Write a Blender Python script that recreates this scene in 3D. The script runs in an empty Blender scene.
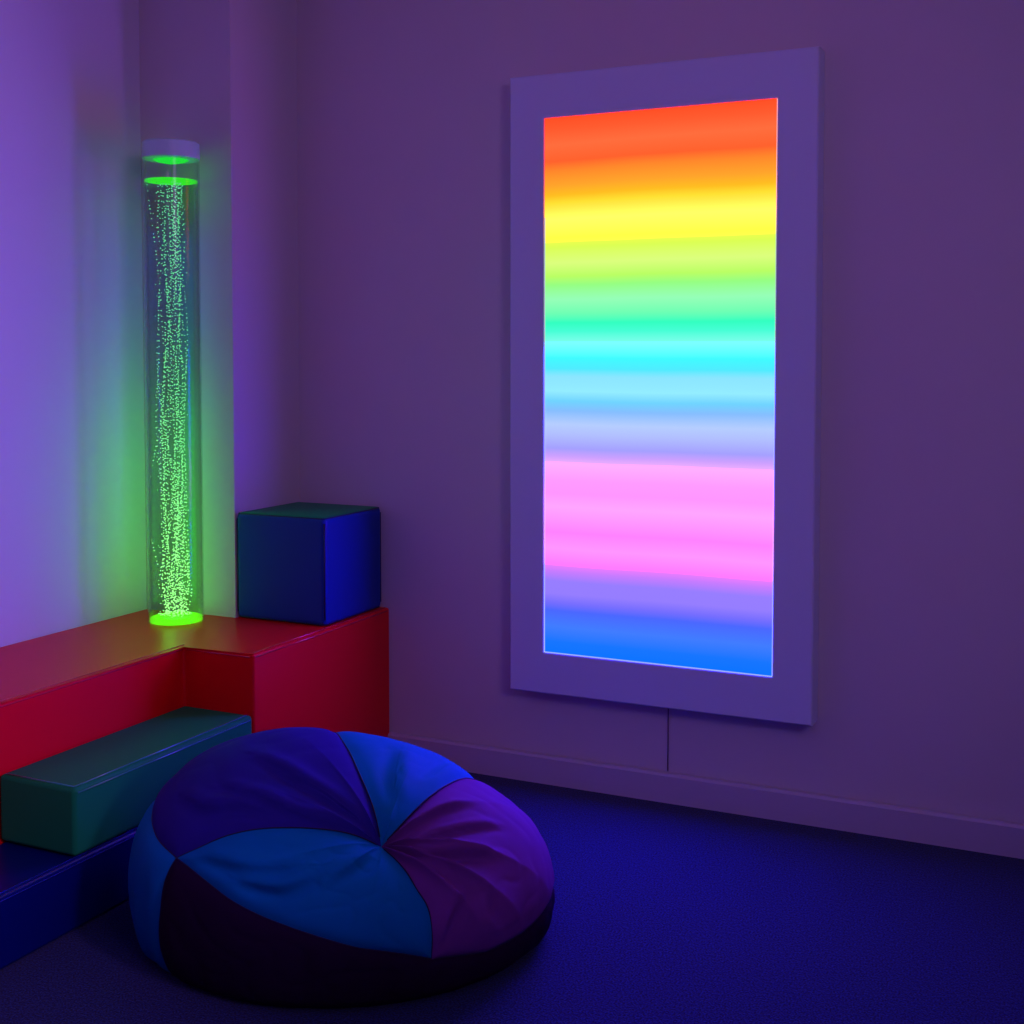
import bpy, bmesh, math, random
import numpy as np
from mathutils import Vector, noise as mnoise

random.seed(7)
sc = bpy.context.scene
COL = sc.collection
PI = math.pi

# ------------------------------------------------------------------ helpers
def lin(c):
    return tuple(((v/255)/12.92 if v/255 <= .04045 else ((v/255+.055)/1.055)**2.4) for v in c)

def rgba(c):
    return (c[0], c[1], c[2], 1.0)

def link_mesh(name, verts, faces, mat, parent=None, smooth=False, loc=(0, 0, 0)):
    me = bpy.data.meshes.new(name)
    me.from_pydata([tuple(v) for v in verts], [], faces)
    me.update()
    if smooth:
        me.polygons.foreach_set('use_smooth', [True]*len(me.polygons))
    o = bpy.data.objects.new(name, me)
    COL.objects.link(o)
    o.location = loc
    if mat: me.materials.append(mat)
    if parent: o.parent = parent
    return o

def link_bm(name, bm, mat, parent=None, smooth=False, loc=(0, 0, 0)):
    bmesh.ops.recalc_face_normals(bm, faces=bm.faces[:])
    me = bpy.data.meshes.new(name)
    bm.to_mesh(me); bm.free()
    if smooth:
        me.polygons.foreach_set('use_smooth', [True]*len(me.polygons))
    o = bpy.data.objects.new(name, me)
    COL.objects.link(o)
    o.location = loc
    if mat: me.materials.append(mat)
    if parent: o.parent = parent
    return o

def tag(o, label=None, cat=None, group=None, kind=None):
    if label: o['label'] = label
    if cat: o['category'] = cat
    if group: o['group'] = group
    if kind: o['kind'] = kind
    return o

def empty(name, loc):
    o = bpy.data.objects.new(name, None)
    COL.objects.link(o)
    o.location = loc
    o.empty_display_size = .1
    return o

def structure(o):
    o['kind'] = 'structure'
    return o

def bm_box(bm, x0, x1, y0, y1, z0, z1):
    vs = [bm.verts.new(p) for p in ((x0,y0,z0),(x1,y0,z0),(x1,y1,z0),(x0,y1,z0),(x0,y0,z1),(x1,y0,z1),(x1,y1,z1),(x0,y1,z1))]
    for f in ((0,3,2,1),(4,5,6,7),(0,1,5,4),(1,2,6,5),(2,3,7,6),(3,0,4,7)):
        bm.faces.new([vs[i] for i in f])

def bm_prism(bm, poly, z0, z1):
    lo = [bm.verts.new((x, y, z0)) for x, y in poly]
    hi = [bm.verts.new((x, y, z1)) for x, y in poly]
    n = len(poly)
    bm.faces.new(lo[::-1]); bm.faces.new(hi)
    for i in range(n):
        bm.faces.new((lo[i], lo[(i+1) % n], hi[(i+1) % n], hi[i]))

def bevel_all(bm, r, seg=3):
    bmesh.ops.bevel(bm, geom=bm.edges[:], offset=r, segments=seg, profile=.5, affect='EDGES', clamp_overlap=True)

def tube_mesh(paths, r, n=6):
    """verts, faces of round tubes along open polylines"""
    V, Fc = [], []
    for pts in paths:
        P = [Vector(p) for p in pts]
        base = len(V)
        for i, p in enumerate(P):
            t = (P[min(i+1, len(P)-1)] - P[max(i-1, 0)]).normalized()
            a = t.cross(Vector((0, 0, 1)))
            if a.length < .05: a = t.cross(Vector((1, 0, 0)))
            a.normalize(); b = t.cross(a)
            for k in range(n):
                q = 2*PI*k/n
                V.append(p + r*(math.cos(q)*a + math.sin(q)*b))
        for i in range(len(P)-1):
            for k in range(n):
                Fc.append((base+i*n+k, base+i*n+(k+1) % n, base+(i+1)*n+(k+1) % n, base+(i+1)*n+k))
        Fc.append(tuple(base+k for k in range(n))[::-1])
        Fc.append(tuple(base+(len(P)-1)*n+k for k in range(n)))
    return V, Fc

# ------------------------------------------------------------------ materials
def new_mat(name):
    m = bpy.data.materials.new(name)
    m.use_nodes = True
    nt = m.node_tree
    nt.nodes.clear()
    out = nt.nodes.new('ShaderNodeOutputMaterial')
    return m, nt, out

def principled(name, col, rough=.5, bump=None, coat=0, sheen=0, spec=.5, var=0, var_scale=30):
    m, nt, out = new_mat(name)
    b = nt.nodes.new('ShaderNodeBsdfPrincipled')
    b.inputs['Base Color'].default_value = rgba(col)
    b.inputs['Roughness'].default_value = rough
    b.inputs['Specular IOR Level'].default_value = spec
    b.inputs['Coat Weight'].default_value = coat
    b.inputs['Coat Roughness'].default_value = .25
    b.inputs['Sheen Weight'].default_value = sheen
    nt.links.new(b.outputs[0], out.inputs[0])
    tc = nt.nodes.new('ShaderNodeTexCoord')
    if bump:
        sc_, strength, dist = bump
        n = nt.nodes.new('ShaderNodeTexNoise')
        n.inputs['Scale'].default_value = sc_
        n.inputs['Detail'].default_value = 3
        nt.links.new(tc.outputs['Object'], n.inputs['Vector'])
        bp = nt.nodes.new('ShaderNodeBump')
        bp.inputs['Strength'].default_value = strength
        bp.inputs['Distance'].default_value = dist
        nt.links.new(n.outputs['Fac'], bp.inputs['Height'])
        nt.links.new(bp.outputs[0], b.inputs['Normal'])
    if var:
        n2 = nt.nodes.new('ShaderNodeTexNoise')
        n2.inputs['Scale'].default_value = var_scale
        n2.inputs['Detail'].default_value = 4
        nt.links.new(tc.outputs['Object'], n2.inputs['Vector'])
        mx = nt.nodes.new('ShaderNodeMix'); mx.data_type = 'RGBA'
        mx.inputs[6].default_value = rgba([c*(1-var) for c in col])
        mx.inputs[7].default_value = rgba([min(1, c*(1+var)) for c in col])
        nt.links.new(n2.outputs['Fac'], mx.inputs[0])
        nt.links.new(mx.outputs[2], b.inputs['Base Color'])
    return m

M_WALL = principled('matt_wall_paint', (.67, .64, .58), .7, bump=(220, .08, .002), spec=.25, var=.02, var_scale=6)
M_WALL_SATIN = principled('satin_wall_paint', (.72, .71, .72), .6, bump=(220, .06, .002), spec=.2, var=.02, var_scale=6)
M_WALL_LOWBOUNCE = principled('low_bounce_wall', (.16, .12, .22), .7, bump=(220, .08, .002), spec=.25)  # for the unseen wall, darkened to cut its bounce into the room
M_TRIM = principled('trim_gloss_paint', (.58, .54, .58), .45)
M_FRAME = principled('white_frame_lacquer', (.68, .78, .84), .5, spec=.35)
M_CABLE = principled('dark_cable', (.10, .075, .12), .5)
M_RED = principled('red_vinyl', (.95, .002, .008), .36, bump=(400, .05, .001), spec=.22)
M_GREEN = principled('green_vinyl', (.010, .29, .070), .48, bump=(400, .05, .001), spec=.06)
M_BLUE = principled('blue_vinyl', (.001, .007, .12), .34, bump=(400, .05, .001), spec=.22)
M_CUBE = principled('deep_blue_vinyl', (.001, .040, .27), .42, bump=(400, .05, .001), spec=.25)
M_CUBETOP = principled('bottle_green_vinyl', (.005, .34, .09), .46, bump=(400, .05, .001), spec=.12)  # green raised to put the bubble tube's glow into the top
P_RED = principled('red_piping', (.80, .02, .05), .22, spec=.9)  # seam piping, tints shifted and gloss raised to draw the edge highlights
P_GREEN = principled('green_piping', (.03, .34, .22), .22, spec=.9)
P_BLUE = principled('blue_piping', (.01, .02, .25), .22, spec=.9)
M_SEAMDARK = principled('dark_piping', (.006, .008, .05), .5)
M_CAP = principled('green_lit_plastic', (.55, .92, .66), .4)  # white plastic with the green lamp spill put into its base colour

def carpet_mat():
    m, nt, out = new_mat('blue_carpet')
    b = nt.nodes.new('ShaderNodeBsdfPrincipled')
    b.inputs['Roughness'].default_value = .95
    b.inputs['Specular IOR Level'].default_value = .1
    b.inputs['Sheen Weight'].default_value = .15
    tc = nt.nodes.new('ShaderNodeTexCoord')
    n = nt.nodes.new('ShaderNodeTexNoise'); n.inputs['Scale'].default_value = 230; n.inputs['Detail'].default_value = 5
    n2 = nt.nodes.new('ShaderNodeTexNoise'); n2.inputs['Scale'].default_value = 90; n2.inputs['Detail'].default_value = 3
    nt.links.new(tc.outputs['Object'], n.inputs['Vector']); nt.links.new(tc.outputs['Object'], n2.inputs['Vector'])
    r = nt.nodes.new('ShaderNodeValToRGB')
    r.color_ramp.elements[0].position = .40; r.color_ramp.elements[0].color = (.001, .003, .020, 1)
    r.color_ramp.elements[1].position = .63; r.color_ramp.elements[1].color = (.005, .032, .165, 1)
    nt.links.new(n.outputs['Fac'], r.inputs[0])
    nt.links.new(r.outputs[0], b.inputs['Base Color'])
    ad = nt.nodes.new('ShaderNodeMath'); ad.operation = 'ADD'
    nt.links.new(n.outputs['Fac'], ad.inputs[0]); nt.links.new(n2.outputs['Fac'], ad.inputs[1])
    bp = nt.nodes.new('ShaderNodeBump'); bp.inputs['Strength'].default_value = .45; bp.inputs['Distance'].default_value = .003
    nt.links.new(ad.outputs[0], bp.inputs['Height']); nt.links.new(bp.outputs[0], b.inputs['Normal'])
    nt.links.new(b.outputs[0], out.inputs[0])
    return m
M_CARPET = carpet_mat()

def fabric(name, col):
    return principled(name, col, .75, bump=(900, .12, .001), sheen=0, spec=.06, var=.08, var_scale=14)
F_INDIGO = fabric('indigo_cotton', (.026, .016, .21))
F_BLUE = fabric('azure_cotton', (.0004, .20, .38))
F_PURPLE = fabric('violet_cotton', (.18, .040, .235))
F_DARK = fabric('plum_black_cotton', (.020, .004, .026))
F_SEAM = principled('seam_thread', (.008, .006, .04), .7)

# ------------------------------------------------------------------ dimensions (metres, camera height 1.35)
XL, D = -2.907, 3.656            # left wall, main wall
PY = D - .363                    # front of the corner pillar
PX = XL + .366                   # right side of the pillar
XR, YB, ZC = 1.75, -1.5, 2.75

def wall_piece(name, x0, x1, y0, y1, mat, z1=ZC):
    bm = bmesh.new(); bm_box(bm, x0, x1, y0, y1, 0, z1)
    return structure(link_bm(name, bm, mat))
wall_piece('wall_back', XL-.12, XR+.12, D, D+.12, M_WALL)
wall_piece('wall_left', XL-.12, XL, YB-.12, D, M_WALL_SATIN)
wall_piece('wall_right', XR, XR+.12, YB-.12, D, M_WALL)
wall_piece('wall_front', XL, XR, YB-.12, YB, M_WALL_LOWBOUNCE)
wall_piece('wall_pillar', XL, PX, PY, D, M_WALL)
bm = bmesh.new(); bm_box(bm, XL-.12, XR+.12, YB-.12, D+.12, -.1, 0); structure(link_bm('floor', bm, M_CARPET))
bm = bmesh.new(); bm_box(bm, XL-.12, XR+.12, YB-.12, D+.12, ZC, ZC+.1); structure(link_bm('ceiling', bm, M_WALL))

# soft play corner
A_, E_, C_ = -2.428, -2.181, 2.905
HR, HG, HB = .509, .338, .170
G0 = 2.217
YF = .35                          # where the modules end, nearer than the frame

# skirting along the main wall, thick box section with a bevelled top
BBH, BBT = .088, .027
def skirting(name, x0, x1):
    prof = [(D, 0), (D-BBT, 0), (D-BBT, BBH-.006), (D-BBT+.006, BBH), (D-.008, BBH+.001), (D-.008, BBH-.02), (D, BBH-.02)]
    V = [(x0, y, z) for y, z in prof] + [(x1, y, z) for y, z in prof]
    n = len(prof)
    Fc = [tuple(range(n)), tuple(range(2*n-1, n-1, -1))] + [(i, i+n, (i+1) % n + n, (i+1) % n) for i in range(n)]
    bm = bmesh.new()
    vs = [bm.verts.new(v) for v in V]
    for f in Fc: bm.faces.new([vs[i] for i in f])
    return structure(link_bm(name, bm, M_TRIM))
skirting('baseboard_back', E_+.004, XR)

# ------------------------------------------------------------------ soft modules
def soft_block(name, poly, z0, z1, mat, parent, r=.012):
    bm = bmesh.new(); bm_prism(bm, poly, z0, z1)
    bevel_all(bm, r, 3)
    o = link_bm(name, bm, mat, parent)
    for p in o.data.polygons: p.use_smooth = True
    md = o.modifiers.new('wn', 'WEIGHTED_NORMAL'); md.keep_sharp = False; md.weight = 80
    return o

def piping(paths, mat, parent, r=.0022, name='seam'):
    V, Fc = tube_mesh(paths, r, 6)
    return link_mesh(name, V, Fc, mat, parent, smooth=True)

g = .003
bench = empty('soft_play_bench', (XL+.3, 2.4, 0))
tag(bench, 'red vinyl L-shaped soft play bench running along the left wall into the corner', 'bench')
def P_(o): return Vector(o.location)
def local(pts, o): return [tuple(Vector(p)-o.location) for p in pts]
def lpoly(poly, o): return [(x-o.location.x, y-o.location.y) for x, y in poly]
poly = [(XL+g, YF), (A_, YF), (A_, C_), (E_, C_), (E_, D-g), (PX+g, D-g), (PX+g, PY-g), (XL+g, PY-g)]
soft_block('cushion', lpoly(poly, bench), 0.002, HR, M_RED, bench, .009)
o_ = .009
piping([local([(A_-o_, YF+.02, HR+.0003), (A_-o_, C_+.012, HR+.0003)], bench),
        local([(A_+.0003, YF+.02, HR-o_), (A_+.0003, C_-.004, HR-o_)], bench),
        local([(E_+.0003, C_+.012, HR-o_), (E_+.0003, D-.02, HR-o_)], bench),
        local([(E_-o_, C_+.012, HR+.0003), (E_-o_, D-.02, HR+.0003)], bench),
        local([(A_+.012, C_-.0003, HR-o_), (E_-.012, C_-.0003, HR-o_)], bench)], P_RED, bench, .0021)

blue = empty('soft_play_step', ((A_+E_)/2, 1.6, 0))
tag(blue, 'low dark blue vinyl soft play step on the carpet under the green one', 'step')
poly = [(A_+g, YF+.002), (E_, YF+.002), (E_, C_-g), (A_+g, C_-g)]
soft_block('cushion', lpoly(poly, blue), .002, HB, M_BLUE, blue)
piping([local([(E_-.012, YF+.02, HB+.0003), (E_-.012, C_-.02, HB+.0003)], blue),
        local([(E_+.0003, YF+.02, HB-.012), (E_+.0003, C_-.02, HB-.012)], blue)], P_BLUE, blue, .0021)

green = empty('soft_play_step', ((A_+E_)/2, (G0+C_)/2, HB))
green.location.z += .003
tag(green, 'dark green vinyl soft play step stacked on the blue one beside the red bench', 'step')
poly = [(A_+g, G0), (E_, G0), (E_, C_-g), (A_+g, C_-g)]
soft_block('cushion', lpoly(poly, green), .001, HG-HB-.003, M_GREEN, green)
piping([local([(E_-.012, G0+.012, HG+.0003), (E_-.012, C_-.02, HG+.0003)], green),
        local([(E_+.0003, G0+.012, HG-.012), (E_+.0003, C_-.02, HG-.012)], green),
        local([(A_+.02, G0+.012, HG+.0003), (E_-.012, G0+.012, HG+.0003)], green)], P_GREEN, green, .0021)

# blue cube on the bench's corner block
CX0, CX1, CY0, CY1, CZ = -2.538, -2.199, 3.294, 3.634, .850
cube = empty('soft_play_cube', ((CX0+CX1)/2, (CY0+CY1)/2, HR+.001))
tag(cube, 'deep blue soft play cube with a green top on the red bench corner', 'cube')
def rounded_cube():
    bm = bmesh.new()
    hx, hy, hz = (CX1-CX0)/2, (CY1-CY0)/2, (CZ-HR-.001)
    bm_box(bm, -hx, hx, -hy, hy, 0, hz)
    bevel_all(bm, .016, 5)
    return bm, hx, hy, hz
bm, hx, hy, hz = rounded_cube()
top = [f for f in bm.faces if f.calc_center_median().z > hz-.005]
bmesh.ops.delete(bm, geom=top, context='FACES')
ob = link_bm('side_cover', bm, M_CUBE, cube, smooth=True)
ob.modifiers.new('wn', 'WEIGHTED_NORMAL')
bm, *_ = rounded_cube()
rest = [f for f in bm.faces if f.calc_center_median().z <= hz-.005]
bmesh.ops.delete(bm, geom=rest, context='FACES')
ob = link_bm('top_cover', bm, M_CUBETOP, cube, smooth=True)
ob['label'] = 'green vinyl top of the cube'
c = .0085
def ring_pts(inset, z, rr=.016, n=6):
    pts = []
    for (sx, sy, a0) in ((1, 1, 0), (-1, 1, PI/2), (-1, -1, PI), (1, -1, 3*PI/2)):
        cx, cy = sx*(hx-.016), sy*(hy-.016)
        for k in range(n+1):
            a = a0+k/n*PI/2
            pts.append((cx+(rr-inset)*math.cos(a), cy+(rr-inset)*math.sin(a), z))
    pts.append(pts[0]); return pts
paths = [ring_pts(.0048, hz-.0048), ring_pts(.0048, .0048)]
for sx, sy in ((1, -1), (-1, -1), (1, 1), (-1, 1)):
    paths.append([(sx*(hx-.0042), sy*(hy-.0042), .02), (sx*(hx-.0042), sy*(hy-.0042), hz-.02)])
piping(paths, M_SEAMDARK, cube, .0026)

# ------------------------------------------------------------------ light panel
PX0, PX1, PZ0, PZ1, PT = -1.701, -.7560, .3036, 2.2041, .078
IX0, IX1, IZ0, IZ1 = -1.5854, -.8703, .4318, 2.0713
FY = D-PT
panel = empty('light_panel', ((PX0+PX1)/2, D, (PZ0+PZ1)/2))
tag(panel, 'tall wall light panel glowing in rainbow bands inside a wide white frame', 'light panel')
bm = bmesh.new()
def loop(x0, x1, z0, z1, y):
    return [bm.verts.new(tuple(Vector((x, y, z))-panel.location)) for x, z in ((x0, z0), (x1, z0), (x1, z1), (x0, z1))]
b_ = .004
rings = [loop(PX0, PX1, PZ0, PZ1, D-.001), loop(PX0, PX1, PZ0, PZ1, FY+b_), loop(PX0+b_, PX1-b_, PZ0+b_, PZ1-b_, FY),
         loop(IX0-.002, IX1+.002, IZ0-.002, IZ1+.002, FY), loop(IX0, IX1, IZ0, IZ1, FY+.002), loop(IX0, IX1, IZ0, IZ1, D-.001)]
rings.append(rings[0])
for r0, r1 in zip(rings, rings[1:]):
    for i in range(4):
        bm.faces.new((r0[i], r0[(i+1) % 4], r1[(i+1) % 4], r1[i]))
link_bm('frame', bm, M_FRAME, panel)

# bands, top to bottom: photograph row through the middle of the panel, colour
BANDS = [(108,255,80,38),(120,255,92,48),(135,255,110,62),(152,255,98,46),(162,255,136,44),(177,255,165,44),(187,255,190,34),
 (195,255,226,52),(212,255,255,104),(231,248,255,72),(241,220,255,84),(257,220,255,126),(271,186,255,100),(280,150,255,130),(295,150,255,184),
 (309,112,255,180),(319,50,255,192),(328,70,255,214),(340,125,255,236),(356,64,244,255),(367,80,235,255),(375,140,230,255),(390,148,236,255),
 (400,112,212,252),(410,134,190,250),(424,182,206,255),(434,178,192,254),(449,165,160,246),(457,205,160,250),(465,244,176,255),(482,244,155,250),
 (496,254,150,246),(510,255,166,250),(537,252,130,236),(554,255,150,250),(570,245,124,240),(578,200,124,246),(588,152,126,250),(601,150,126,250),
 (611,118,110,250),(619,75,104,255),(636,65,125,255),(652,24,118,255),(665,12,116,252)]
def panel_mat():
    m, nt, out = new_mat('rainbow_diffuser')
    tc = nt.nodes.new('ShaderNodeTexCoord')
    sp = nt.nodes.new('ShaderNodeSeparateXYZ')
    nt.links.new(tc.outputs['Generated'], sp.inputs[0])
    # slow wobble so that the bands are not ruler-straight
    nz = nt.nodes.new('ShaderNodeTexNoise'); nz.inputs['Scale'].default_value = 2.2; nz.inputs['Detail'].default_value = 1
    nt.links.new(tc.outputs['Object'], nz.inputs['Vector'])
    wob = nt.nodes.new('ShaderNodeMath'); wob.operation = 'MULTIPLY_ADD'
    wob.inputs[1].default_value = .007; wob.inputs[2].default_value = -.0035
    nt.links.new(nz.outputs['Fac'], wob.inputs[0])
    zz = nt.nodes.new('ShaderNodeMath'); zz.operation = 'ADD'
    nt.links.new(sp.outputs['Z'], zz.inputs[0]); nt.links.new(wob.outputs[0], zz.inputs[1])
    half = len(BANDS)//2
    def t_of(y): return 1-(y-108)/(665-108)
    tm = t_of(BANDS[half][0])
    ramps = []
    for part, (lo, hi) in ((BANDS[:half+1], (tm, 1.0)), (BANDS[half:], (0.0, tm))):
        mr = nt.nodes.new('ShaderNodeMapRange'); mr.inputs[1].default_value = lo; mr.inputs[2].default_value = hi
        nt.links.new(zz.outputs[0], mr.inputs[0])
        rp = nt.nodes.new('ShaderNodeValToRGB')
        els = rp.color_ramp.elements
        st = sorted([((t_of(y)-lo)/(hi-lo), lin((r, g_, b))) for y, r, g_, b in part])
        while len(els) < len(st): els.new(.5)
        for e, (p, cc) in zip(els, st):
            e.position = p
            e.color = (cc[0], cc[1], cc[2], 1)
        nt.links.new(mr.outputs[0], rp.inputs[0])
        ramps.append(rp)
    gt = nt.nodes.new('ShaderNodeMath'); gt.operation = 'GREATER_THAN'; gt.inputs[1].default_value = tm
    nt.links.new(zz.outputs[0], gt.inputs[0])
    mx = nt.nodes.new('ShaderNodeMix'); mx.data_type = 'RGBA'
    nt.links.new(gt.outputs[0], mx.inputs[0])
    nt.links.new(ramps[1].outputs[0], mx.inputs[6]); nt.links.new(ramps[0].outputs[0], mx.inputs[7])
    em = nt.nodes.new('ShaderNodeEmission'); em.inputs[1].default_value = 1
    # channels the photograph shows burnt out really glow stronger
    sep = nt.nodes.new('ShaderNodeSeparateColor'); com = nt.nodes.new('ShaderNodeCombineColor')
    nt.links.new(mx.outputs[2], sep.inputs[0])
    for i in range(3):
        over = nt.nodes.new('ShaderNodeMapRange'); over.clamp = True
        over.inputs[1].default_value = .82; over.inputs[2].default_value = 1
        over.inputs[3].default_value = 1; over.inputs[4].default_value = 1+BOOST[i]
        nt.links.new(sep.outputs[i], over.inputs[0])
        ml = nt.nodes.new('ShaderNodeMath'); ml.operation = 'MULTIPLY'
        nt.links.new(sep.outputs[i], ml.inputs[0]); nt.links.new(over.outputs[0], ml.inputs[1])
        nt.links.new(ml.outputs[0], com.inputs[i])
    nt.links.new(com.outputs[0], em.inputs[0])
    nt.links.new(em.outputs[0], out.inputs[0])
    return m
BOOST = (3.8, .15, 22.0)
M_PANEL = panel_mat()
bm = bmesh.new()
lx, lz = panel.location.x, panel.location.z
bm_box(bm, IX0+.0005-lx, IX1-.0005-lx, FY+.006-D, FY+.014-D, IZ0+.0005-lz, IZ1-.0005-lz)
dif = link_bm('diffuser', bm, M_PANEL, panel)
def emit(name, col, s):
    m, nt, out = new_mat(name)
    e = nt.nodes.new('ShaderNodeEmission'); e.inputs[0].default_value = rgba(col); e.inputs[1].default_value = s
    nt.links.new(e.outputs[0], out.inputs[0]); return m
# the lit edge of the acrylic sheet
M_EDGE = emit('lit_acrylic_edge', (.75, .85, 1), .6)
bm = bmesh.new()
w = .0024
for x0, x1, z0, z1 in ((IX0+.0002, IX0+w, IZ0, IZ1-.3), (IX1-w, IX1-.0002, IZ0, IZ1), (IX0+w, IX1-w, IZ0+.0002, IZ0+w)):
    bm_box(bm, x0-lx, x1-lx, FY+.003-D, FY+.0058-D, z0-lz, z1-lz)
link_bm('sheet_edge', bm, M_EDGE, dif)

# cable from the panel down to the skirting
cab = empty('power_cable', (-1.205, D-.004, .095))
tag(cab, 'thin dark cable dropping from the light panel to the skirting', 'cable')
V, Fc = tube_mesh([[(0, .0, PZ0-.095+.02), (.0005, .0, .13), (0, 0, -.003)]], .0016, 8)
link_mesh('cord', V, Fc, M_CABLE, cab, smooth=True)

# ------------------------------------------------------------------ bubble tube
TX, TY, TZ, TR = -2.679, 3.171, 2.016, .0865
TB = HR+.002
TH = TZ-TB
tube = empty('bubble_tube', (TX, TY, TB))
tag(tube, 'tall clear bubble tube glowing green on the red bench in the corner', 'bubble tube')

def clear_mat(name, tint, refl=.55, base=.03, rough=.06):
    m, nt, out = new_mat(name)
    t = nt.nodes.new('ShaderNodeBsdfTransparent'); t.inputs[0].default_value = rgba(tint)
    gl = nt.nodes.new('ShaderNodeBsdfGlossy'); gl.inputs['Roughness'].default_value = rough
    lw = nt.nodes.new('ShaderNodeLayerWeight'); lw.inputs[0].default_value = .5
    ma = nt.nodes.new('ShaderNodeMath'); ma.operation = 'MULTIPLY_ADD'; ma.inputs[1].default_value = refl; ma.inputs[2].default_value = base
    pw_ = nt.nodes.new('ShaderNodeMath'); pw_.operation = 'POWER'; pw_.inputs[1].default_value = 3
    nt.links.new(lw.outputs['Facing'], pw_.inputs[0]); nt.links.new(pw_.outputs[0], ma.inputs[0])
    mx = nt.nodes.new('ShaderNodeMixShader')
    nt.links.new(ma.outputs[0], mx.inputs[0]); nt.links.new(t.outputs[0], mx.inputs[1]); nt.links.new(gl.outputs[0], mx.inputs[2])
    nt.links.new(mx.outputs[0], out.inputs[0]); return m
M_ACRYL = clear_mat('clear_acrylic', (.97, .99, .97), .8, .01, .16)
M_WATER = clear_mat('tube_water', (.95, .99, .96), .3, .01, .2)

def lathe(name, prof, mat, parent, n=64, closed=True, smooth=True):
    V, Fc = [], []
    m_ = len(prof)
    for k in range(n):
        a = 2*PI*k/n
        for r, z in prof: V.append((r*math.cos(a), r*math.sin(a), z))
    for k in range(n):
        k2 = (k+1) % n
        for i in range(m_ if closed else m_-1):
            j = (i+1) % m_
            Fc.append((k*m_+i, k2*m_+i, k2*m_+j, k*m_+j))
    o = link_mesh(name, V, Fc, mat, parent, smooth=smooth)
    if smooth:
        o.data.set_sharp_from_angle(angle=math.radians(35))
    return o
WL = 1.385                                   # water level above the bench
CAPB = TH-.053
lathe('acrylic_tube', [(TR, 0), (TR, CAPB+.002), (TR-.004, CAPB+.002), (TR-.004, 0)], M_ACRYL, tube)
bm = bmesh.new()
# cap: shell with a bevelled top and a closed lens underneath
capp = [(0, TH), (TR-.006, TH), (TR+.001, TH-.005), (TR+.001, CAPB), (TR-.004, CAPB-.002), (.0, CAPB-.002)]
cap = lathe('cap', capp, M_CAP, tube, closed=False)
M_LENS = emit('green_lamp_lens', (.02, 1, .06), .75)
lathe('cap_lamp', [(0, CAPB-.0135), (.02, CAPB-.013), (.042, CAPB-.0085), (.054, CAPB-.0025), (.0, CAPB-.0025)], M_LENS, cap, n=40, closed=False)
lathe('water_column', [(0, .012), (TR-.0042, .012), (TR-.0042, WL), (0, WL)], M_WATER, tube, closed=False)
# surface skin of foam, the tube light on it put in as emission
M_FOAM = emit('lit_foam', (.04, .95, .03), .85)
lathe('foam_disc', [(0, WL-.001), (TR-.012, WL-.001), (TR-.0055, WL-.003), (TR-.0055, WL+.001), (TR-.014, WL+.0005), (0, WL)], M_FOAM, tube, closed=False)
# lit floor of the tube
M_GLOW = emit('green_base_lamp', (.13, 1.0, .01), 1.15)
lathe('base_lamp', [(0, .001), (TR-.005, .001), (TR-.0055, .012), (TR-.012, .014), (0, .009)], M_GLOW, tube, closed=False)

# beads of air rising in wavering strings
ico = bmesh.new(); bmesh.ops.create_icosphere(ico, subdivisions=1, radius=1)
IV = [v.co.copy() for v in ico.verts]; IF = [tuple(v.index for v in f.verts) for f in ico.faces]; ico.free()
BV, BF = [], []
rng = random.Random(11)
def bead(x, y, z, r):
    b = len(BV)
    for v in IV: BV.append((x+v.x*r, y+v.y*r, z+v.z*r*.85))
    for f in IF: BF.append(tuple(i+b for i in f))
for s in range(34):
    a0 = rng.uniform(0, 2*PI); r0 = .046*math.sqrt(rng.uniform(0.03, 1))
    x0, y0 = r0*math.cos(a0), r0*math.sin(a0)
    z = .016 + rng.uniform(0, .02)
    top = WL-.006 if rng.random() < .62 else rng.uniform(.35, 1.1)
    ph1, ph2, k1, k2 = rng.uniform(0, 6.28), rng.uniform(0, 6.28), rng.uniform(4, 9), rng.uniform(10, 22)
    am = rng.uniform(.006, .021)
    step = rng.uniform(.011, .017)
    while z < top:
        f = min(1, z/.12)
        x = x0*(.72+.28*f) + f*(am*math.sin(k1*z+ph1)+.35*am*math.sin(k2*z+ph2)) - .010*f
        y = y0*(.72+.28*f) + f*(am*math.cos(k1*z+ph2)+.35*am*math.sin(k2*z+ph1))
        d = math.hypot(x, y)
        if d < TR-.012 and rng.random() < .93:
            bead(x, y, z, rng.uniform(.0019, .0030))
        z += step*rng.uniform(.6, 1.4)
for k in range(520):                          # churn: loose small bubbles, thick near base and surface
    z = .02+rng.random()**2.2*.75 if k < 380 else WL-.008-rng.random()**1.6*.42
    a = rng.uniform(0, 2*PI); r = .050*math.sqrt(rng.random())
    bead(r*math.cos(a)-.008, r*math.sin(a), z, rng.uniform(.0015, .0025))
for zz in np.arange(.03, WL-.02, .011):       # fine row of beads up the tube's right side
    if rng.random() < .8: bead(.0775*math.cos(.25), .0775*math.sin(.25), float(zz)+rng.uniform(-.003, .003), .0012)
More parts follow.
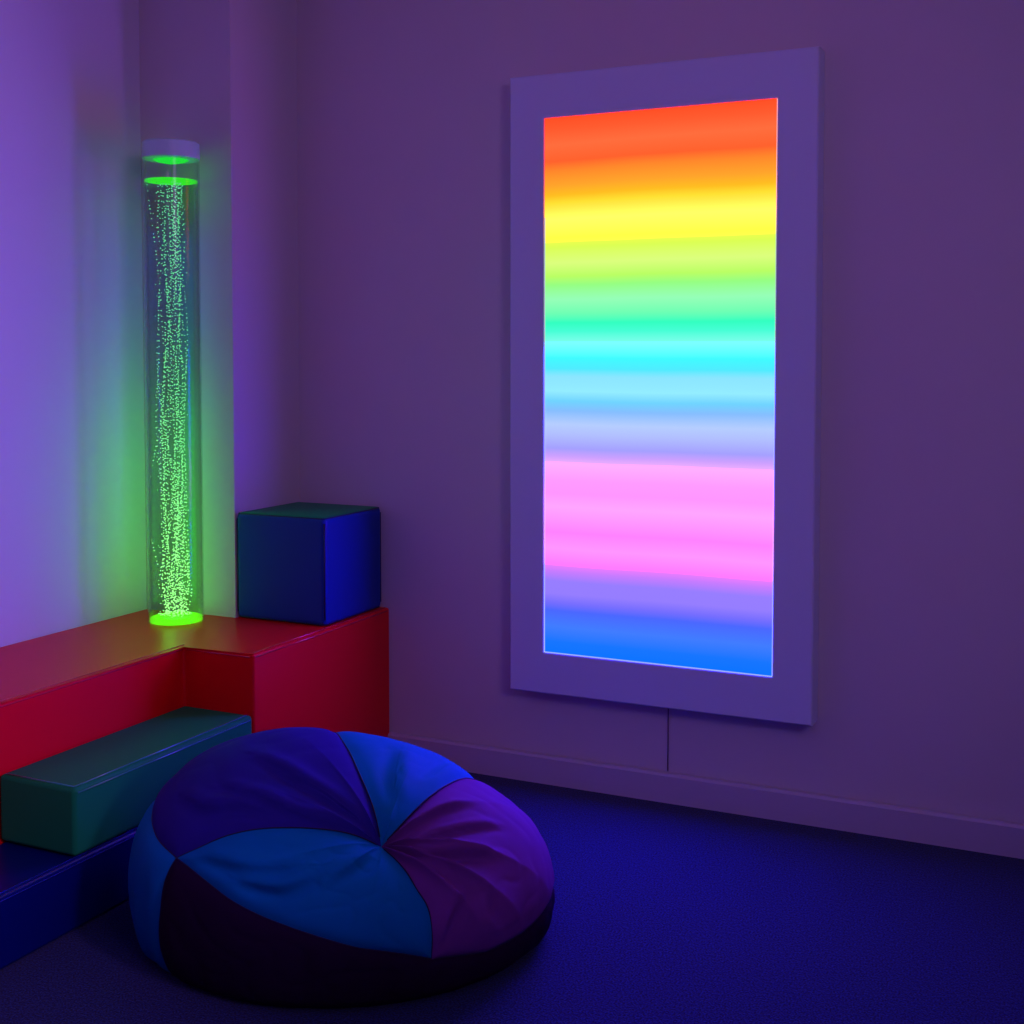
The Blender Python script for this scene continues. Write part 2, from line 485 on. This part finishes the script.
def bubble_mat():  # light on the bubbles put in as emission, fading with height
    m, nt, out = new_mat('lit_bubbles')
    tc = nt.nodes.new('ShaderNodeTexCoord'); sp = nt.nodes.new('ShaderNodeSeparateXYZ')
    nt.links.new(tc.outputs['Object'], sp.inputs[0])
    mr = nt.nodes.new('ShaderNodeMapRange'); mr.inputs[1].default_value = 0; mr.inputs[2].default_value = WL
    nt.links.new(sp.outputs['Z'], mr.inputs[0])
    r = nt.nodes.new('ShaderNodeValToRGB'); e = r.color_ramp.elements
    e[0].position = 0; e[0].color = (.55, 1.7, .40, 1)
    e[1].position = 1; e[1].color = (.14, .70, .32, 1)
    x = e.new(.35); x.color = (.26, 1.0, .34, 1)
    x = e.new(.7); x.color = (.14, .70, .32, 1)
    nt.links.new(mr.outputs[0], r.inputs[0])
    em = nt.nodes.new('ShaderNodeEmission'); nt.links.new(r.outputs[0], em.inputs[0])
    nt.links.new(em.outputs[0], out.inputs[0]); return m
bub = link_mesh('bubble_stream', BV, BF, bubble_mat(), tube)
bub['kind'] = 'stuff'

# ------------------------------------------------------------------ bean bag
CAMR = np.array([math.cos(math.radians(25.324)), math.sin(math.radians(25.324)), 0])
CAMF = np.array([-math.sin(math.radians(25.324)), math.cos(math.radians(25.324)), 0])
BB = dict(R=.4860, A=.8282, H=.4456, zc=.1556, n=1.949, fl=.8731, k1=-.1892, k2=.023)
BAGC = np.array([-1.611, 2.491, 0])
def bag_surface(P):
    """planar disc coordinates (N,2) -> points (N,3) about the bag's base"""
    rho = np.minimum(np.linalg.norm(P, axis=1), .9999)
    th = np.arctan2(P[:, 1], P[:, 0])
    s = 1-rho
    kl = s/.3
    rl = BB['fl']+(1-BB['fl'])*np.sqrt(np.maximum(0, 1-(1-kl)**2))
    zl = BB['zc']*kl
    ku = np.sin(np.clip((s-.3)/.7, 0, 1)*PI/2)
    ru = np.maximum(0, 1-ku**BB['n'])**(1/BB['n'])
    zu = BB['zc']+(BB['H']-BB['zc'])*ku
    low = s < .3
    r = np.where(low, rl, ru); z = np.where(low, zl, zu)
    x = BB['R']*r*np.cos(th); y = BB['R']*BB['A']*r*np.sin(th)
    z = z*(1+BB['k1']*x/BB['R']+BB['k2']*y/BB['R'])
    return x[:, None]*CAMR+y[:, None]*CAMF+z[:, None]*np.array([0, 0, 1])

def catmull(pts, n, closed=False):
    P = np.array(pts, float); out = []
    m = len(P); segs = m if closed else m-1
    d = np.linalg.norm(np.diff(np.vstack([P, P[:1]]) if closed else P, axis=0), axis=1)
    cum = np.concatenate([[0], np.cumsum(d)])
    for t in np.linspace(0, cum[-1], n, endpoint=not closed):
        i = min(int(np.searchsorted(cum, t, side='right'))-1, segs-1)
        f = (t-cum[i])/max(d[i], 1e-9)
        g_ = lambda j: P[j % m] if closed else P[min(max(j, 0), m-1)]
        p0, p1, p2, p3 = g_(i-1), g_(i), g_(i+1), g_(i+2)
        out.append(.5*((2*p1)+(-p0+p2)*f+(2*p0-5*p1+4*p2-p3)*f*f+(-p0+3*p1-3*p2+p3)*f**3))
    return np.array(out)

T_ = (.127, -.352)
rC, rA, rB, rD = (.370, -.697), (-.12, .63), (.42, .56), (-.400, -.381)
NS = 90
sA = catmull([rA, (-.08, .35), (-.021, .091), (.017, -.041), (.052, -.152), (.093, -.256), T_], NS)
sB = catmull([rB, (.36, .35), (.279, .080), (.246, -.026), (.205, -.149), (.162, -.270), T_], NS)
sC = catmull([rC, (.284, -.534), (.230, -.471), (.183, -.412), T_], NS)
sD = catmull([rD, (-.321, -.383), (-.222, -.370), (-.125, -.362), (-.037, -.356), (.049, -.349), T_], NS)
NU = 100
gCB = catmull([rC, (.575, -.575), (.702, -.373), (.730, -.182), (.72, .12), (.61, .38), rB], NU)
gBA = catmull([rB, (.25, .64), (.05, .66), rA], NU)
gAD = catmull([rA, (-.33, .53), (-.48, .28), (-.524, -.018), (-.475, -.25), rD], NU)
gDC = catmull([rD, (-.239, -.562), (-.080, -.649), (.123, -.698), rC], NU)
def sideray(p, k=.9999):
    p = np.array(p); return p/np.linalg.norm(p)*k
sL = catmull([rD, (-.463, -.417), (-.540, -.469), (-.666, -.539), sideray((-.78, -.62))], 40)
SEAMS = [sA, sB, sC, sD, gCB, gBA, gAD, gDC, sL]
SEAM_PTS = np.vstack(SEAMS)

def line_(pts): return catmull(pts, 40)
# soft folds in the slack cloth: line, height, half-width, which panel
FOLDS = [(line_(p), a, w, t) for p, a, w, t in (
    ([(-.33, -.41), (-.297, -.424), (-.216, -.464), (-.129, -.483), (-.041, -.473)], .010, .030, 'blue'),
    ([(-.215, -.50), (-.179, -.519), (-.105, -.539), (-.036, -.511), (0, -.475)], .012, .028, 'blue'),
    ([(0, -.53), (.026, -.499), (.064, -.452), (.1, -.401)], .010, .028, 'blue'),
    ([(-.186, -.112), (-.098, -.193), (-.026, -.246), (.078, -.312)], .010, .030, 'indigo'),
    ([(-.36, -.20), (-.293, -.274), (-.192, -.295), (-.097, -.338)], .010, .032, 'indigo'),
    ([(-.256, -.223), (-.153, -.276), (-.064, -.327), (.034, -.336)], .009, .026, 'indigo'),
    ([(.135, -.345), (.170, -.29), (.203, -.233), (.298, -.12)], .010, .020, 'purple'),
    ([(.145, -.352), (.20, -.31), (.244, -.271), (.385, -.133)], .009, .020, 'purple'),
    ([(.150, -.362), (.20, -.352), (.268, -.331), (.394, -.266)], .011, .020, 'purple'),
    ([(.358, -.640), (.352, -.58), (.345, -.511), (.345, -.427)], .008, .026, 'purple'),
    ([(.52, -.47), (.45, -.45), (.41, -.40)], .007, .030, 'purple'),
    ([(.123, .05), (.124, -.138), (.14, -.22)], .009, .032, 'blue'),
    ([(.24, .12), (.22, .02), (.19, -.10)], .007, .030, 'blue'))]
def displace(P, pts, tone):
    """puffed panels, grooves at the seams, pleats gathered at the tuft, slack creases"""
    e = 2e-3
    pu = bag_surface(P+[e, 0]); pv = bag_surface(P+[0, e])
    nrm = np.cross(pu-pts, pv-pts)
    ln = np.linalg.norm(nrm, axis=1, keepdims=True)
    nrm = nrm/np.maximum(ln, 1e-12)
    nrm[nrm[:, 2] < -.98] *= -1
    d = np.full(len(P), 9.)
    for k in range(0, len(SEAM_PTS), 200):
        q = SEAM_PTS[k:k+200]
        d = np.minimum(d, np.sqrt(((P[:, None, :]-q[None])**2).sum(2)).min(1))
    d *= .45
    h = .010*(1-np.exp(-d/.05))-.0060*np.exp(-(d/.008)**1.5)
    v = P-np.array(T_); r = np.linalg.norm(v, axis=1); a = np.arctan2(v[:, 1], v[:, 0])
    h += -.030*np.exp(-(r/.085)**1.2)
    amp, freq = {'purple': (.018, 13), 'indigo': (.0060, 11), 'blue': (.0042, 9)}.get(tone, (0, 9))
    w_ = a*freq + 1.3*np.sin(a*3.1+.5) + 1.6*r
    ridge = 1-np.abs(np.sin(w_*.5))**.7*2
    fade = np.exp(-(r/.26)**1.5)*(1-np.exp(-r/.03))
    h += amp*ridge*fade
    for ln_, am_, wd_, tn_ in FOLDS:
        if tn_ != tone: continue
        dd = np.sqrt(((P[:, None, :]-ln_[None])**2).sum(2))
        k_ = dd.argmin(1); dm = dd[np.arange(len(P)), k_]
        tg = ln_[np.minimum(k_+1, 39)]-ln_[np.maximum(k_-1, 0)]
        rel = P-ln_[k_]
        sd = np.sign(tg[:, 0]*rel[:, 1]-tg[:, 1]*rel[:, 0])
        x_ = sd*dm/wd_
        env = np.sin(np.clip((k_+.5)/40, 0, 1)*PI)**.6
        # a rounded lip with a tucked hollow beside it
        h += am_*env*(np.exp(-(x_-.5)**2*1.6)-.9*np.exp(-(x_+.55)**2*2.6))*np.minimum(1, d/.02)
    low = np.clip((np.linalg.norm(P, axis=1)-.55)/.25, 0, 1)
    for i in range(len(P)):
        p = pts[i]
        # creases run around the tuft on top, hang downwards on the sides
        q1 = Vector((a[i]*3.0+2*r[i], r[i]*9.0, {'purple': 3, 'indigo': 1, 'blue': 7}.get(tone, 5)))
        n1 = mnoise.noise(q1)
        q2 = Vector((p[0]*5, p[1]*5, p[2]*7+2))
        n2 = mnoise.noise(q2)
        n3 = mnoise.noise(Vector((p[0]*14+4, p[1]*14, p[2]*9)))
        cr = max(0., 1-abs(n1)*3.2)**2
        h[i] += .0050*n2 + .0012*n3 - .0022*cr*min(1, d[i]/.04) 
        if low[i] > 0:
            n4 = mnoise.noise(Vector((math.atan2(P[i, 1], P[i, 0])*9, p[2]*3, 1)))
            h[i] += .006*n4*low[i]*min(1, d[i]/.03)
    base = np.clip(pts[:, 2]/.03, 0, 1)
    return pts+nrm*(h*base)[:, None]

bag = empty('beanbag', tuple(BAGC))
tag(bag, 'large round beanbag of blue, indigo and purple panels sagging on the carpet', 'beanbag')
def grid_faces(nu, nw):
    return [(i*nw+j, (i+1)*nw+j, (i+1)*nw+j+1, i*nw+j+1) for i in range(nu-1) for j in range(nw-1)]
def panel_obj(name, P, nu, nw, mat, tone, label):
    pts = bag_surface(P)
    pts = displace(P, pts, tone)
    pts[:, 2] = np.maximum(pts[:, 2], .001)
    o = link_mesh(name, pts, grid_faces(nu, nw), mat, bag, smooth=True)
    o['label'] = label
    return o
def gore(ring, s0, s1):
    U = np.linspace(0, 1, NU)[:, None, None]; W = np.linspace(0, 1, NS)[None, :, None]
    Tm = np.array(T_)
    P = (1-U)*s0[None]+U*s1[None]+(1-W)*ring[:, None, :]+W*Tm-((1-U)*((1-W)*s0[0]+W*Tm)+U*((1-W)*s1[0]+W*Tm))
    return P.reshape(-1, 2)
panel_obj('top_panel', gore(gCB, sC, sB), NU, NS, F_PURPLE, 'purple', 'purple top panel gathered into pleats')
panel_obj('top_panel', gore(gBA, sB, sA), NU, NS, F_BLUE, 'blue', 'blue top panel at the back')
panel_obj('top_panel', gore(gAD, sA, sD), NU, NS, F_INDIGO, 'indigo', 'indigo top panel')
panel_obj('top_panel', gore(gDC, sD, sC), NU, NS, F_BLUE, 'blue', 'blue top panel at the front')
RING = np.vstack([gDC[:-1], gCB[:-1], gBA[:-1], gAD])          # starts and ends at the left seam
NR = len(RING)
OUT = RING/np.linalg.norm(RING, axis=1, keepdims=True)*.9999
off0 = sL[-1]-OUT[0]
nW = 40
def side(i0, i1):
    rows = []
    for i in range(i0, i1+1):
        R0, O0 = RING[i], OUT[i]
        for w2 in np.linspace(0, 1, nW):
            q = R0*(1-w2)+O0*w2
            k = 0
            if i < 60: k = (1-i/60)
            elif i > NR-61: k = (1-(NR-1-i)/60)
            if k > 0:                      # follow the curved left seam
                line = RING[0 if i < 60 else -1]*(1-w2)+OUT[0]*w2
                j = w2*(len(sL)-1); j0 = int(j); j1 = min(j0+1, len(sL)-1)
                q = q+k*((sL[j0]*(1-(j-j0))+sL[j1]*(j-j0))-line)
            rows.append(q)
    return np.array(rows), i1-i0+1
i1, i2, i3 = 99+58, 99+99+40, 99*3+45
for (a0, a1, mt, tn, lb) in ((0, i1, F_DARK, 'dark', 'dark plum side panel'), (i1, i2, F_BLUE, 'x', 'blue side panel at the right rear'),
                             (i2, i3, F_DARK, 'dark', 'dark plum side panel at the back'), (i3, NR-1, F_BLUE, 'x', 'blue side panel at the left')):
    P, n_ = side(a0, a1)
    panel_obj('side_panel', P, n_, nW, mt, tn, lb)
# underside
Pb = np.array([[.9999*math.cos(2*PI*k/120), .9999*math.sin(2*PI*k/120)] for k in range(120)])
bp = bag_surface(Pb); bp[:, 2] = .0015
link_mesh('base_panel', np.vstack([bp, [[0, 0, .0015]]]), [(120, k, (k+1) % 120) for k in range(120)], F_DARK, bag)
# stitched seams, a fine cord in every groove
def seam(P, name='seam'):
    pts = displace(P, bag_surface(P), 'x')
    pts[:, 2] = np.maximum(pts[:, 2], .004)
    V, Fc = tube_mesh([pts], .0014, 6)
    link_mesh(name, V, Fc, F_SEAM, bag, smooth=True)
for s in (sA[:-3], sB[:-3], sC[:-3], sD[:-3], sL): seam(s)
seam(np.vstack([gDC[:-1], gCB[:-1], gBA[:-1], gAD]))

# ------------------------------------------------------------------ added lights, no fixtures seen
def area(name, loc, target, w_, h_, power, col, spread=180):
    l = bpy.data.lights.new(name, 'AREA'); l.shape = 'RECTANGLE'; l.size = w_; l.size_y = h_
    l.energy = power; l.color = col; l.spread = math.radians(spread)
    o = bpy.data.objects.new(name, l); COL.objects.link(o); o.location = loc
    o.rotation_euler = (Vector(target)-Vector(loc)).to_track_quat('-Z', 'Y').to_euler()
    return o
def spot(name, loc, target, power, col, angle, blend, radius=.1):
    l = bpy.data.lights.new(name, 'SPOT'); l.energy = power; l.color = col; l.spot_size = math.radians(angle); l.spot_blend = blend
    l.shadow_soft_size = radius
    o = bpy.data.objects.new(name, l); COL.objects.link(o); o.location = loc
    o.rotation_euler = (Vector(target)-Vector(loc)).to_track_quat('-Z', 'Y').to_euler()
    return o
def point(name, loc, power, col, radius=.02):
    l = bpy.data.lights.new(name, 'POINT'); l.energy = power; l.color = col; l.shadow_soft_size = radius
    o = bpy.data.objects.new(name, l); COL.objects.link(o); o.location = loc
    return o
area('ceiling_fill', (-.4, 1.2, ZC-.04), (-.4, 1.2, 0), 1.2, 1.2, 2.5, (.45, .24, 1.0))  # added violet fill from above
spot('wall_fill_spot', (1.4, .9, 1.7), (XL, -.6, 1.35), 228, (.40, .19, 1.0), 88, .05, .3)  # added unseen spot; its cone edge leaves the wall dark near the corner
spot('front_fill_spot', (1.5, .2, 2.5), (-1.8, D, 1.35), 100, (.66, .34, .98), 64, .8, .5)  # added unseen spot to brighten the main wall and right-facing sides
TUBE_FILL = ((0, .36, (.05, 1, .015)), (.3, .46, (.04, 1, .02)), (.58, .40, (.03, .95, .10)), (.8, .20, (.02, .75, .40)), (1.0, .18, (.02, .26, .9)), (1.35, .22, (.03, .13, 1)))
NFILL = 44
for k in range(NFILL):  # point lights added up the tube to throw its glow on the walls
    z = .05+1.17*k/(NFILL-1)
    for a, b in zip(TUBE_FILL, TUBE_FILL[1:]):
        if a[0] <= z <= b[0]:
            f = (z-a[0])/(b[0]-a[0])
            point('tube_fill', (TX-.045, TY+.02, TB+z), (a[1]*(1-f)+b[1]*f)*.108, [p*(1-f)+q*f for p, q in zip(a[2], b[2])], .022)

w = bpy.data.worlds.new('World'); sc.world = w; w.use_nodes = True
w.node_tree.nodes['Background'].inputs[0].default_value = (.05, .03, .12, 1)
w.node_tree.nodes['Background'].inputs[1].default_value = .2

# ------------------------------------------------------------------ camera
cam = bpy.data.cameras.new('camera'); co = bpy.data.objects.new('camera', cam); COL.objects.link(co)
cam.sensor_width = 36; cam.sensor_fit = 'HORIZONTAL'
cam.lens = 1274.86/1024*36
cam.shift_y = -99.19/1024
cam.clip_start = .02
co.location = (0, 0, 1.35)
co.rotation_euler = (math.radians(90-2.5597), math.radians(.0), math.radians(25.324))
sc.camera = co
vs_ = sc.view_settings
vs_.view_transform = 'Standard'; vs_.look = 'None'; vs_.gamma = 1; vs_.use_curve_mapping = False
vs_.exposure = 0
